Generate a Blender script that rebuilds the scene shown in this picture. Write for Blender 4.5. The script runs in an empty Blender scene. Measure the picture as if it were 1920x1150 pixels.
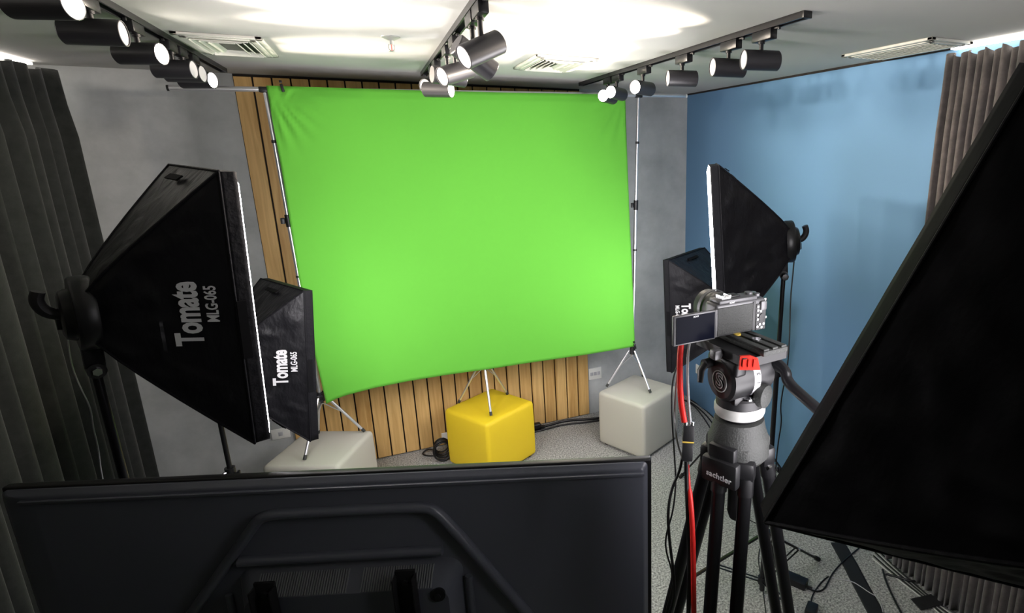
import bpy, bmesh, math, random
from mathutils import Vector, Matrix, noise
random.seed(7)
C = bpy.context.scene.collection
PI = math.pi
R = math.radians

# ------------------------------------------------------------------ camera, world, exposure
scn = bpy.context.scene
cam_data = bpy.data.cameras.new('camera')
cam = bpy.data.objects.new('camera', cam_data)
C.objects.link(cam)
scn.camera = cam
CAM_YAW, CAM_PITCH, CAM_ROLL = .4497, -.2501, -.0027
fw = Vector((math.sin(CAM_YAW)*math.cos(CAM_PITCH), math.cos(CAM_YAW)*math.cos(CAM_PITCH), math.sin(CAM_PITCH)))
rt = Vector((math.cos(CAM_YAW), -math.sin(CAM_YAW), 0))
up = rt.cross(fw)
r2 = rt*math.cos(CAM_ROLL) + up*math.sin(CAM_ROLL)
u2 = up*math.cos(CAM_ROLL) - rt*math.sin(CAM_ROLL)
cam.matrix_world = Matrix(((r2.x, u2.x, -fw.x, -2.4535), (r2.y, u2.y, -fw.y, -4.3113), (r2.z, u2.z, -fw.z, 2.2497), (0, 0, 0, 1)))
cam_data.sensor_width = 36
cam_data.sensor_fit = 'HORIZONTAL'
cam_data.lens = 1054.63*36/1920
cam_data.shift_x = (960-1214.36)/1920
cam_data.shift_y = (550.71-575)/1920
cam_data.clip_start = .02

world = bpy.data.worlds.new('world')
scn.world = world
world.use_nodes = True
world.node_tree.nodes['Background'].inputs[0].default_value = (.8, .85, .9, 1)
world.node_tree.nodes['Background'].inputs[1].default_value = .02
scn.view_settings.view_transform = 'Standard'
scn.view_settings.look = 'None'
scn.view_settings.gamma = 1
scn.view_settings.exposure = 0.6
SPOT_W, SPOT_DEG, LENS_EMIT = 70, 56, 30
SOFTBOX_EMIT, KEY_SOFTBOX_EMIT, DIM_SOFTBOX_EMIT, COVE_EMIT = 16.0, 8.0, 5.5, 7.0
SPOT_COLOR = (1, .86, .72)

# ------------------------------------------------------------------ materials
def nd(nt, kind, **kw):
    n = nt.nodes.new(kind)
    for k, v in kw.items():
        setattr(n, k, v)
    return n

def mat(name, col, rough=.5, metal=0, spec=.5, var=0, vscale=8, bump=0, bscale=60, stretch=None, emit=None, estr=0, sheen=0, col2=None, coat=0):
    m = bpy.data.materials.new(name)
    m.use_nodes = True
    nt = m.node_tree
    b = nt.nodes['Principled BSDF']
    b.inputs['Base Color'].default_value = (*col, 1)
    b.inputs['Roughness'].default_value = rough
    b.inputs['Metallic'].default_value = metal
    b.inputs['Specular IOR Level'].default_value = spec
    if sheen:
        b.inputs['Sheen Weight'].default_value = sheen
    if coat:
        b.inputs['Coat Weight'].default_value = coat
    if emit:
        b.inputs['Emission Color'].default_value = (*emit, 1)
        b.inputs['Emission Strength'].default_value = estr
    if var or bump:
        tc = nd(nt, 'ShaderNodeTexCoord')
        mp = nd(nt, 'ShaderNodeMapping')
        nt.links.new(tc.outputs['Object'], mp.inputs['Vector'])
        if stretch:
            mp.inputs['Scale'].default_value = stretch
    if var:
        nz = nd(nt, 'ShaderNodeTexNoise')
        nz.inputs['Scale'].default_value = vscale
        nz.inputs['Detail'].default_value = 5
        nz.inputs['Roughness'].default_value = .6
        nt.links.new(mp.outputs[0], nz.inputs['Vector'])
        cr = nd(nt, 'ShaderNodeValToRGB')
        cr.color_ramp.elements[0].position = .32
        cr.color_ramp.elements[1].position = .68
        c2 = col2 or tuple(min(1, c*(1+var)) for c in col)
        cr.color_ramp.elements[0].color = (*[c*(1-var) for c in col], 1)
        cr.color_ramp.elements[1].color = (*c2, 1)
        nt.links.new(nz.outputs['Fac'], cr.inputs['Fac'])
        nt.links.new(cr.outputs['Color'], b.inputs['Base Color'])
    if bump:
        n2 = nd(nt, 'ShaderNodeTexNoise')
        n2.inputs['Scale'].default_value = bscale
        n2.inputs['Detail'].default_value = 4
        nt.links.new(mp.outputs[0], n2.inputs['Vector'])
        bp = nd(nt, 'ShaderNodeBump')
        bp.inputs['Strength'].default_value = bump
        bp.inputs['Distance'].default_value = .01
        nt.links.new(n2.outputs['Fac'], bp.inputs['Height'])
        nt.links.new(bp.outputs['Normal'], b.inputs['Normal'])
    return m

def carpet_material():
    m = mat('carpet', (.2, .2, .19), .95, spec=.1)
    nt = m.node_tree
    b = nt.nodes['Principled BSDF']
    tc = nd(nt, 'ShaderNodeTexCoord')
    n1 = nd(nt, 'ShaderNodeTexNoise')
    n1.inputs['Scale'].default_value = 95
    n1.inputs['Detail'].default_value = 6
    n1.inputs['Roughness'].default_value = .75
    nt.links.new(tc.outputs['Object'], n1.inputs['Vector'])
    cr = nd(nt, 'ShaderNodeValToRGB')
    e = cr.color_ramp.elements
    e[0].position, e[0].color = .36, (.10, .10, .10, 1)
    e[1].position, e[1].color = .66, (.72, .72, .68, 1)
    k = e.new(.5)
    k.color = (.36, .36, .34, 1)
    nt.links.new(n1.outputs['Fac'], cr.inputs['Fac'])
    nt.links.new(cr.outputs['Color'], b.inputs['Base Color'])
    bp = nd(nt, 'ShaderNodeBump')
    bp.inputs['Strength'].default_value = .6
    bp.inputs['Distance'].default_value = .006
    nt.links.new(n1.outputs['Fac'], bp.inputs['Height'])
    nt.links.new(bp.outputs['Normal'], b.inputs['Normal'])
    return m

def wood_material():
    m = mat('oak_veneer', (.3, .18, .08), .5, spec=.35)
    nt = m.node_tree
    b = nt.nodes['Principled BSDF']
    tc = nd(nt, 'ShaderNodeTexCoord')
    sx = nd(nt, 'ShaderNodeSeparateXYZ')
    nt.links.new(tc.outputs['Object'], sx.inputs[0])
    # one random tone per 10 cm plank
    ad = nd(nt, 'ShaderNodeMath', operation='MULTIPLY_ADD')
    ad.inputs[1].default_value = 10
    ad.inputs[2].default_value = 31.3
    nt.links.new(sx.outputs['X'], ad.inputs[0])
    fl = nd(nt, 'ShaderNodeMath', operation='FLOOR')
    nt.links.new(ad.outputs[0], fl.inputs[0])
    wn = nd(nt, 'ShaderNodeTexWhiteNoise', noise_dimensions='1D')
    nt.links.new(fl.outputs[0], wn.inputs['W'])
    mp = nd(nt, 'ShaderNodeMapping')
    mp.inputs['Scale'].default_value = (26, 26, 1.6)
    nt.links.new(tc.outputs['Object'], mp.inputs['Vector'])
    ng = nd(nt, 'ShaderNodeTexNoise')
    ng.inputs['Scale'].default_value = 1.5
    ng.inputs['Detail'].default_value = 6
    ng.inputs['Distortion'].default_value = .8
    nt.links.new(mp.outputs[0], ng.inputs['Vector'])
    mx = nd(nt, 'ShaderNodeMath', operation='MULTIPLY_ADD')
    mx.inputs[1].default_value = .35
    nt.links.new(wn.outputs['Value'], mx.inputs[0])
    nt.links.new(ng.outputs['Fac'], mx.inputs[2])
    cr = nd(nt, 'ShaderNodeValToRGB')
    e = cr.color_ramp.elements
    e[0].position, e[0].color = .35, (.50, .28, .085, 1)
    e[1].position, e[1].color = 1.0, (.80, .53, .21, 1)
    nt.links.new(mx.outputs[0], cr.inputs['Fac'])
    nt.links.new(cr.outputs['Color'], b.inputs['Base Color'])
    return m

M = {}
M['ceiling'] = mat('ceiling_paint', (.46, .455, .435), .9, spec=.2, bump=.03, bscale=12)
M['cement'] = mat('grey_cement_paint', (.43, .445, .44), .85, spec=.25, var=.18, vscale=3.2, bump=.06, bscale=30)
M['blue'] = mat('blue_wall_paint', (.118, .235, .385), .75, spec=.3, bump=.02, bscale=80)
M['carpet'] = carpet_material()
M['wood'] = wood_material()
M['gap'] = mat('dark_gap', (.012, .009, .007), .9)
M['green'] = mat('chroma_green_cloth', (.110, .40, .043), .85, spec=.15, bump=.05, bscale=500)
M['soft'] = mat('black_nylon', (.0085, .0085, .0105), .42, spec=.27, bump=.45, bscale=16, stretch=(1, 3, 1))
M['soft_shaded'] = mat('shaded_black_nylon', (.005, .005, .006), .6, spec=.08, bump=.2, bscale=16, stretch=(1, 3, 1))  # softbox nylon again, darker and duller: the unlit back's shade in its colour
M['softband'] = mat('black_nylon_band', (.008, .008, .010), .6, spec=.14, bump=.35, bscale=40)
M['velcro'] = mat('black_velcro', (.006, .006, .007), .9, spec=.1)
M['white_print'] = mat('white_print', (.80, .80, .82), .5)
M['diffuser_on'] = mat('lit_white_diffuser', (.8, .8, .8), .7, emit=(1, .96, 1), estr=SOFTBOX_EMIT)
M['diffuser_key'] = mat('lit_key_diffuser', (.8, .8, .8), .7, emit=(1, .96, 1), estr=KEY_SOFTBOX_EMIT)
M['diffuser_dim'] = mat('dimly_lit_diffuser', (.8, .8, .8), .7, emit=(1, .96, 1), estr=DIM_SOFTBOX_EMIT)
M['diffuser_off'] = mat('white_diffuser', (.75, .75, .76), .7)
M['black'] = mat('black_plastic', (.006, .006, .007), .4)
M['blackmatte'] = mat('matte_black', (.010, .010, .011), .75, spec=.25)
M['blackmetal'] = mat('black_powder_coat', (.006, .006, .007), .32, spec=.4)
M['lampblack'] = mat('lamp_black_paint', (.022, .021, .024), .42, spec=.5)
M['darkgrey'] = mat('dark_grey_plastic', (.011, .011, .0125), .5)
M['midgrey'] = mat('grey_rubber', (.032, .034, .032), .65, bump=.25, bscale=300)
M['bodygrey'] = mat('camera_dark_silver', (.12, .12, .125), .42, metal=.3)
M['chrome'] = mat('chrome', (.75, .75, .77), .16, metal=1)
M['satin'] = mat('satin_metal', (.26, .27, .25), .5, metal=.3)
M['steel'] = mat('brushed_aluminium', (.72, .72, .74), .3, metal=.85)
M['whiteplastic'] = mat('white_plastic', (.78, .78, .74), .45)
M['pouf_grey'] = mat('grey_leatherette', (.50, .485, .42), .62, spec=.3, bump=.08, bscale=220)
M['pouf_yellow'] = mat('yellow_leatherette', (.77, .555, .022), .55, spec=.3, bump=.08, bscale=220)
M['curtain_shaded'] = mat('shaded_velvet', (.020, .022, .020), .9, spec=.1, sheen=.2, var=.2, vscale=25, bump=.1, bscale=150)  # right curtain's velvet darkened; the left side's shade is in its colour
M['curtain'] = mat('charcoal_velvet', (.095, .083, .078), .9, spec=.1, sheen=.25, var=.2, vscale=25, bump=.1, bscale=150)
M['tv'] = mat('tv_back_plastic', (.105, .112, .138), .30, spec=.55, bump=.05, bscale=500)
M['fin'] = mat('grey_vent_fin', (.20, .21, .22), .4)
M['glass'] = mat('dark_screen_glass', (.004, .005, .011), .2, spec=.02)
M['red'] = mat('red_plastic', (.72, .035, .02), .4)
M['redcable'] = mat('red_cable', (.85, .025, .02), .4)
M['greycable'] = mat('grey_cable', (.42, .42, .43), .4)
M['lightcable'] = mat('pale_grey_cable', (.55, .55, .52), .45)
M['tape'] = mat('black_gaffer_tape', (.008, .008, .009), .7)
M['lens_on'] = mat('lit_lamp_lens', (1, 1, 1), .5, emit=(1, .92, .82), estr=LENS_EMIT)
M['lens_off'] = mat('pale_plastic', (.48, .48, .50), .4)
M['lens_side'] = mat('lamp_lens_off_axis', (.42, .41, .42), .4, emit=(1, .95, .9), estr=.10)
M['cove'] = mat('led_strip', (1, 1, 1), .5, emit=(1, .93, .85), estr=COVE_EMIT)
M['gold'] = mat('yellow_print', (.7, .5, .08), .5)
M['vent'] = mat('vent_white_enamel', (.52, .52, .47), .5)
M['ventdark'] = mat('vent_throat', (.04, .045, .035), .8)
M['rubber'] = mat('black_rubber', (.012, .012, .012), .8)
M['greenglow'] = mat('pale_level_ring', (.50, .50, .48), .4)

# ------------------------------------------------------------------ mesh builder
class G:
    def __init__(self):
        self.bm = bmesh.new()
    def _xf(self, vs, m):
        if m is not None:
            bmesh.ops.transform(self.bm, matrix=m, verts=vs)
    def box(self, c, s, rot=None, bevel=0, seg=2):
        r = bmesh.ops.create_cube(self.bm, size=1)
        vs = r['verts']
        bmesh.ops.scale(self.bm, vec=s, verts=vs)
        if bevel:
            es = list({e for v in vs for e in v.link_edges})
            rb = bmesh.ops.bevel(self.bm, geom=es, offset=bevel, segments=seg, profile=.5, affect='EDGES')
            vs = list({v for f in rb['faces'] for v in f.verts} | {v for v in vs if v.is_valid})
        m = Matrix.Translation(Vector(c)) @ (rot.to_4x4() if rot is not None else Matrix.Identity(4))
        self._xf(vs, m)
        return self
    def bar(self, a, b, w, h, upv=(0, 0, 1), bevel=0):
        a, b = Vector(a), Vector(b)
        x = (b-a).normalized()
        y = Vector(upv).cross(x)
        if y.length < 1e-4:
            y = Vector((1, 0, 0)).cross(x)
        y.normalize()
        z = x.cross(y)
        return self.box((a+b)/2, ((b-a).length, w, h), Matrix((x, y, z)).transposed(), bevel)
    def cyl(self, a, b, r1, r2=None, seg=20, caps=True):
        a, b = Vector(a), Vector(b)
        d = b-a
        m = Matrix.Translation((a+b)/2) @ d.to_track_quat('Z', 'Y').to_matrix().to_4x4()
        bmesh.ops.create_cone(self.bm, cap_ends=caps, segments=seg, radius1=r1, radius2=r1 if r2 is None else r2, depth=d.length, matrix=m)
        return self
    def lathe(self, prof, o=(0, 0, 0), axis=(0, 0, 1), seg=28, a0=0, a1=2*PI):
        o = Vector(o)
        q = Vector(axis).normalized().to_track_quat('Z', 'Y').to_matrix()
        full = abs(a1-a0-2*PI) < 1e-6
        n = seg if full else seg+1
        rings = []
        for r, z in prof:
            if r < 1e-6:
                rings.append([self.bm.verts.new(o + q @ Vector((0, 0, z)))])
            else:
                rings.append([self.bm.verts.new(o + q @ Vector((r*math.cos(a0+(a1-a0)*i/seg), r*math.sin(a0+(a1-a0)*i/seg), z))) for i in range(n)])
        for A, B in zip(rings, rings[1:]):
            for i in range(seg):
                j = (i+1) % n if full else i+1
                if len(A) == 1 and len(B) == 1:
                    continue
                if len(A) == 1:
                    self.bm.faces.new((A[0], B[i], B[j]))
                elif len(B) == 1:
                    self.bm.faces.new((A[j], A[i], B[0]))
                else:
                    self.bm.faces.new((A[i], B[i], B[j], A[j]))
        return self
    def tube(self, pts, r, seg=10, flat=1.0, smooth=0):
        P = [Vector(p) for p in pts]
        for _ in range(smooth):
            Q = [P[0]]
            for a, b in zip(P, P[1:]):
                Q += [a*.75+b*.25, a*.25+b*.75]
            Q.append(P[-1])
            P = Q
        rings = []
        nrm = None
        for i, p in enumerate(P):
            t = (P[min(i+1, len(P)-1)]-P[max(i-1, 0)]).normalized()
            if nrm is None:
                nrm = t.cross(Vector((0, 0, 1)))
                if nrm.length < .05:
                    nrm = t.cross(Vector((0, 1, 0)))
            nrm = (nrm - t*nrm.dot(t)).normalized()
            bn = t.cross(nrm)
            rr = r[min(i, len(r)-1)] if isinstance(r, (list, tuple)) else r
            rings.append([self.bm.verts.new(p + nrm*rr*math.cos(2*PI*k/seg) + bn*rr*flat*math.sin(2*PI*k/seg)) for k in range(seg)])
        for A, B in zip(rings, rings[1:]):
            for k in range(seg):
                j = (k+1) % seg
                self.bm.faces.new((A[k], A[j], B[j], B[k]))
        self.bm.faces.new(rings[0][::-1])
        self.bm.faces.new(rings[-1])
        return self
    def grid(self, fn, nu, nv):
        vs = [[self.bm.verts.new(fn(i/nu, j/nv)) for j in range(nv+1)] for i in range(nu+1)]
        for i in range(nu):
            for j in range(nv):
                self.bm.faces.new((vs[i][j], vs[i+1][j], vs[i+1][j+1], vs[i][j+1]))
        return self
    def prism(self, poly, h0, h1, m=None):
        a = [self.bm.verts.new((x, y, h0)) for x, y in poly]
        b = [self.bm.verts.new((x, y, h1)) for x, y in poly]
        n = len(poly)
        self.bm.faces.new(a[::-1])
        self.bm.faces.new(b)
        for i in range(n):
            j = (i+1) % n
            self.bm.faces.new((a[i], a[j], b[j], b[i]))
        self._xf(a+b, m)
        return self
    def text(self, s, size, fn, bold=0, sx=1.0, center=True, depth=.0008, space=1.0):
        cu = bpy.data.curves.new('lettering', 'FONT')
        cu.body = s
        cu.size = size
        cu.offset = bold
        cu.extrude = depth
        cu.space_character = space
        cu.resolution_u = 3
        if center:
            cu.align_x = 'CENTER'
            cu.align_y = 'CENTER'
        o = bpy.data.objects.new('lettering', cu)
        C.objects.link(o)
        me = o.to_mesh()
        vs = [self.bm.verts.new(fn(v.co.x*sx, v.co.y, v.co.z)) for v in me.vertices]
        for p in me.polygons:
            try:
                self.bm.faces.new([vs[i] for i in p.vertices])
            except ValueError:
                pass
        o.to_mesh_clear()
        bpy.data.objects.remove(o)
        bpy.data.curves.remove(cu)
        return self

def obj(name, g, m, parent=None, smooth=True, recalc=True, angle=40):
    if recalc:
        bmesh.ops.recalc_face_normals(g.bm, faces=g.bm.faces)
    me = bpy.data.meshes.new(name)
    g.bm.to_mesh(me)
    g.bm.free()
    me.materials.append(m)
    o = bpy.data.objects.new(name, me)
    C.objects.link(o)
    if parent is not None:
        o.parent = parent
        if parent.get('world_built'):
            o.matrix_parent_inverse = Matrix.Translation(-parent.location)
    if smooth:
        me.polygons.foreach_set('use_smooth', [True]*len(me.polygons))
        me.set_sharp_from_angle(angle=R(angle))
    return o

def tag(o, label, cat, group=None):
    o['label'] = label
    o['category'] = cat
    if group:
        o['group'] = group
    return o

def thing(name, label, cat, loc=(0, 0, 0), group=None, matrix=None):
    """An Empty at the thing's base. With matrix: parts are built in its own axes, else in room axes."""
    o = bpy.data.objects.new(name, None)
    o.empty_display_size = .05
    C.objects.link(o)
    if matrix is not None:
        o.matrix_world = matrix
    else:
        o.location = loc
        o['world_built'] = 1
    return tag(o, label, cat, group)

def struct(name, g, m, label=None, smooth=False):
    o = obj(name, g, m, smooth=smooth)
    o['kind'] = 'structure'
    if label:
        o['label'] = label
    return o

# ------------------------------------------------------------------ room shell
XL, YF, H = -4.02, -6.4, 2.7
struct('floor', G().box(((XL)/2, YF/2, -.05), (-XL+.2, -YF+.2, .1)), M['carpet'], 'grey speckled carpet floor')
struct('ceiling', G().box((XL/2, YF/2, H+.05), (-XL+.2, -YF+.2, .1)), M['ceiling'], 'white painted plaster ceiling')
struct('wall_back', G().box((XL/2, .05, H/2), (-XL+.2, .1, H)), M['cement'], 'grey cement-painted wall behind the green backdrop')
struct('wall_right', G().box((.05, YF/2, H/2), (.1, -YF, H)), M['blue'], 'blue painted wall on the right')
struct('wall_left', G().box((XL-.05, YF/2, H/2), (.1, -YF, H)), M['cement'], 'grey wall behind the left curtain')
struct('wall_front', G().box((XL/2, YF-.05, H/2), (-XL+.2, .1, H)), M['cement'], 'grey wall behind the viewer')
# plank cladding: 22 boards of 10 cm with dark gaps
g = G()
X0, X1 = -3.13, -.948
n = 22
w = (X1-X0)/n
for i in range(n):
    x = X0+(i+.5)*w
    g.box((x, -.013, 1.347), (w-.0095, .018, 2.672), bevel=.002, seg=1)
struct('trim_1', g, M['wood'], 'vertical wooden plank cladding on the back wall behind the green backdrop')
struct('trim_2', G().box(((X0+X1)/2, -.002, 1.35), (X1-X0, .004, 2.698)), M['gap'], 'dark backing seen in the gaps between the planks')
struct('trim_3', G().box((-.004, -1.225, H-.006), (.008, 2.45, .012)), M['gap'], 'dark shadow-gap line along the top of the blue wall')

# LED strips in the coves behind both curtains
for nm, x, y0, y1, lb in (('cove_light', -3.97, -.15, -4.6, 'lit white light strip above the left curtain, along the ceiling'),
                          ('cove_light', -.03, -2.46, -4.9, 'lit white light strip above the right curtain, along the ceiling')):
    o = obj(nm, G().box((x, (y0+y1)/2, 2.688), (.035, y0-y1, .012)), M['cove'], smooth=False)
    tag(o, lb, 'light strip')

# ------------------------------------------------------------------ curtains
def curtain(name, label, xc, y0, y1, amp, pitch, z0, z1, seed, side, m):
    rnd = random.Random(seed)
    L = abs(y1-y0)
    nf = int(L/pitch)
    ph = [rnd.uniform(-.6, .6) for _ in range(nf+3)]
    am = [rnd.uniform(.55, 1.15) for _ in range(nf+3)]
    def fn(u, v):
        s = u*nf
        k = int(min(s, nf-1))
        t = s-k
        wv = math.sin(2*PI*(s+.12*math.sin(3*s)) + .25*ph[k])
        wv = math.copysign(abs(wv)**.75, wv)
        a = am[k]*(1-t)+am[k+1]*t
        top = .62+.38*(1-v)**.5 if v > .9 else 1
        z = z0+(z1-z0)*v
        drift = .012*math.sin(s*1.7+seed)*(1-v)
        zt = .012*math.sin(s*2.9) if v == 1 else 0
        return (xc + side*amp*a*wv*(.75+.25*v)*top, y0+(y1-y0)*(u+drift*.2) + .3*pitch*math.cos(2*PI*s)*ph[k]*.5, z+zt)
    o = obj(name, G().grid(fn, nf*14, 16), m, angle=180)
    sd = o.modifiers.new('thickness', 'SOLIDIFY')
    sd.thickness = .004
    return tag(o, label, 'curtain')

curtain('curtain', 'dark charcoal velvet curtain hanging along the left wall, shade put in its colour', -3.90, -.12, -4.7, .058, .135, .015, 2.655, 3, 1, M['curtain_shaded'])
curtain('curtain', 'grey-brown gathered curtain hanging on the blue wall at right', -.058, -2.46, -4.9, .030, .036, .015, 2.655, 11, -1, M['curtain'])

# ------------------------------------------------------------------ ceiling fittings
def vent(label, x0, x1, y0, y1, linear=False):
    cx, cy = (x0+x1)/2, (y0+y1)/2
    t = thing('ceiling_vent', label, 'air vent', (cx, cy, H), 'ceiling air vents')
    sx, sy = x1-x0, y1-y0
    g = G()
    for k, (f, dz) in enumerate(((.0, 0), (.022, .004))):
        wf = .024
        for s in (-1, 1):
            g.box((cx+s*(sx/2-f-wf/2), cy, H-.006-dz/2), (wf, sy-2*f, .012+dz), bevel=.002, seg=1)
            g.box((cx, cy+s*(sy/2-f-wf/2), H-.006-dz/2), (sx-2*f, wf, .012+dz), bevel=.002, seg=1)
    obj('frame', g, M['vent'], t)
    obj('throat', G().box((cx, cy, H-.002), (sx-.06, sy-.06, .003)), M['ventdark'], t, smooth=False)
    if linear:
        for k in range(7):
            x = x0+.05+(sx-.1)*k/6
            obj('slat', G().box((x, cy, H-.012), (.018, sy-.09, .003), Matrix.Rotation(R(-35), 3, 'Y')), M['vent'], t, smooth=False)
    else:
        for k in range(5):
            f = .055+.026*k
            if sx/2-f < .02:
                break
            for s in (-1, 1):
                obj('slat', G().box((cx+s*(sx/2-f), cy, H-.012), (.024, sy-2*f, .003), Matrix.Rotation(R(40*s), 3, 'Y')), M['vent'], t, smooth=False)
                obj('slat', G().box((cx, cy+s*(sy/2-f), H-.012), (sx-2*f, .024, .003), Matrix.Rotation(R(-40*s), 3, 'X')), M['vent'], t, smooth=False)
    return t

vent('square white ceiling vent beside the left light track', -3.09, -2.79, -1.40, -.89)
vent('square white ceiling vent between the middle and right light tracks', -1.665, -1.345, -1.46, -.955)
vent('long slatted ceiling vent above the blue wall near the right curtain', -.305, -.045, -2.565, -2.055, True)

t = thing('fire_sprinkler', 'small chrome fire sprinkler on the ceiling left of the middle light track', 'sprinkler', (-2.316, -1.62, H))
sp = (-2.316, -1.62, H)
obj('escutcheon', G().lathe([(0, -.016), (.012, -.014), (.036, -.003), (.037, 0), (0, 0)], sp), M['satin'], t)
g = G().cyl((sp[0], sp[1], H-.012), (sp[0], sp[1], H-.03), .009)
g.tube([(sp[0]-.009, sp[1], H-.028), (sp[0]-.012, sp[1], H-.04), (sp[0]-.009, sp[1], H-.05), (sp[0], sp[1], H-.054), (sp[0]+.009, sp[1], H-.05), (sp[0]+.012, sp[1], H-.04), (sp[0]+.009, sp[1], H-.028)], .0022, 6)
obj('frame', g, M['satin'], t)
obj('bulb', G().cyl((sp[0], sp[1], H-.03), (sp[0], sp[1], H-.052), .002, seg=8), M['red'], t)
obj('deflector', G().lathe([(0, -.058), (.014, -.057), (.014, -.0555), (0, -.0545)], sp), M['satin'], t)

# ------------------------------------------------------------------ light tracks and spotlights
def track(label, x, y0, y1):
    t = thing('light_track', label, 'light track', (x, (y0+y1)/2, H), 'ceiling light tracks')
    g = G()
    L = y0-y1
    yc = (y0+y1)/2
    for s in (-1, 1):
        g.box((x+s*.0145, yc, H-.011), (.006, L, .022))
    g.box((x, yc, H-.003), (.035, L, .006))
    obj('rail', g, M['blackmetal'], t, smooth=False)
    for y in (y0, y1):
        obj('end_cap', G().box((x, y, H-.0115), (.037, .012, .023), bevel=.002), M['black'], t)
    return t

track('black ceiling light track at left, running above the left curtain side', -3.13, -.25, -4.4)
track('black ceiling light track in the middle of the ceiling', -2.10, -.537, -4.0)
track('short black ceiling light track at right, in front of the blue wall', -1.075, -.413, -2.69)

def spotlight(x, y, az, el, lit, label, group, zc=2.577, cone=SPOT_DEG, power=SPOT_W):
    t = thing('track_spotlight', label, 'spotlight', (x, y, H-.022), group)
    a = G().box((x, y-.015, 2.660), (.032, .115, .036), bevel=.003)
    obj('adapter', a, M['blackmetal'], t)
    obj('locking_tab', G().bar((x, y-.07, 2.676), (x+.004, y-.095, 2.676), .006, .005).box((x+.003, y-.097, 2.674), (.009, .009, .010), bevel=.001), M['black'], t)
    obj('stem', G().cyl((x, y, 2.645), (x, y, 2.634), .013).cyl((x, y, 2.640), (x, y, zc+.02), .0085, seg=16), M['blackmetal'], t)
    d = Vector((math.cos(az)*math.cos(el), math.sin(az)*math.cos(el), math.sin(el)))
    c = Vector((x, y, zc))
    r, hl = .0365, .071
    obj('housing', G().lathe([(0, -hl), (r-.003, -hl), (r, -hl+.003), (r, hl-.001), (r-.001, hl), (r-.0035, hl), (r-.0035, hl-.012), (0, hl-.012)], c, d, 36), M['lampblack'], t)
    # stepped reflector lens just inside the rim
    obj('lens', G().lathe([(0, hl-.0035)] + [(r*k/6.0-.0035*(k == 6), hl-.0035+.0008*(k % 2)) for k in range(1, 7)] + [(r-.004, hl-.008), (0, hl-.008)], c, d, 36), M['lens_on' if lit else 'lens_side'], t)
    if True:
        ld = bpy.data.lights.new('bulb_light', 'SPOT')
        ld.energy = power
        ld.color = SPOT_COLOR
        ld.spot_size = R(cone)
        ld.spot_blend = 1
        ld.shadow_soft_size = .03
        lo = bpy.data.objects.new('bulb_light', ld)
        C.objects.link(lo)
        lo.parent = t
        lo.matrix_parent_inverse = Matrix.Translation(-t.location)
        lo.matrix_basis = Matrix.Translation(c + d*(hl+.004)) @ d.to_track_quat('-Z', 'Y').to_matrix().to_4x4()
    return t

D_ = R
ORD = ('nearest', 'second nearest', 'third nearest', 'fourth nearest', 'fifth nearest', 'farthest from')
LAMPS = [
    ('left', -3.13, [(-2.31, -20, 0, 1, 2.60), (-2.02, -4, 1, 0, 2.585), (-1.64, -20, 0, 1, 2.580), (-1.24, -13, 0, 0, 2.577), (-1.09, -14, 0, 0, 2.577), (-.89, -24, 0, 1, 2.57)]),
    ('middle', -2.10, [(-2.405, 200, -25, 0, 2.552), (-2.265, 14, -32, 0, 2.545), (-1.83, 208, -18, 0, 2.55), (-1.60, 12, -4, 0, 2.56), (-1.17, -34, -2, 1, 2.545), (-.98, 228, -6, 0, 2.58)]),
    ('right', -1.075, [(-2.445, 168, 0, 0, 2.577), (-2.225, 171, 0, 0, 2.577), (-1.835, 168, 0, 0, 2.577), (-1.404, 208, 0, 1, 2.573), (-1.04, 216, 2, 1, 2.577), (-.90, 222, 2, 1, 2.567)]),
]
for side, x, ls in LAMPS:
    for k, (y, az, el, lit, z) in enumerate(ls):
        spotlight(x, y, R(az), R(el), lit, 'black spotlight with %s lens, %s the viewer on the %s ceiling track' % ('glaring' if lit else 'plain white', ORD[k], side) if k < 5
                  else 'black spotlight with %s lens at the far end of the %s ceiling track' % ('glaring' if lit else 'plain white', side), 'spotlights on the %s track' % side, z, *{'left': (52, 68), 'middle': (52, 26), 'right': (88, 52)}[side])

# the middle track carries on behind the viewer; unseen spotlight added there for fill
for x, y, az, el, lb in ((-2.10, -3.6, 165, -6, 'unseen fill spotlight added near the rear end of the middle track, behind the viewer'),):
    spotlight(x, y, R(az), R(el), 0, lb, 'added fill spotlights behind the viewer')

# ------------------------------------------------------------------ wall sockets
def plate(label, c, axis, wdt, hgt, slots):
    t = thing('wall_socket', label, 'socket', c)
    x, y, z = c
    if axis == 'y':
        obj('cover_plate', G().box((x, y-.005, z), (wdt, .01, hgt), bevel=.003), M['whiteplastic'], t)
        for s in slots:
            obj('outlet', G().box((x+s, y-.011, z), (.026, .003, .03), bevel=.001), M['lens_off'], t)
    else:
        obj('cover_plate', G().box((x-.005, y, z), (.01, wdt, hgt), bevel=.003), M['whiteplastic'], t)
        for s in slots:
            obj('outlet', G().box((x-.011, y+s, z), (.003, .03, .026), bevel=.001), M['whiteplastic'], t)

plate('white triple socket plate on the grey wall beside the wood cladding', (-.885, 0, .37), 'y', .118, .105, (-.032, 0, .032))
plate('blank white socket plate low on the blue wall behind the tripod', (0, -.30, .345), 'x', .13, .085, ())
plate('white socket plate on the grey wall behind the left grey pouf', (-3.21, 0, .345), 'y', .11, .075, (0,))
plate('tiny white socket plate low on the wood cladding beside the yellow pouf', (-2.15, -.022, .075), 'y', .05, .075, ())

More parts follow.
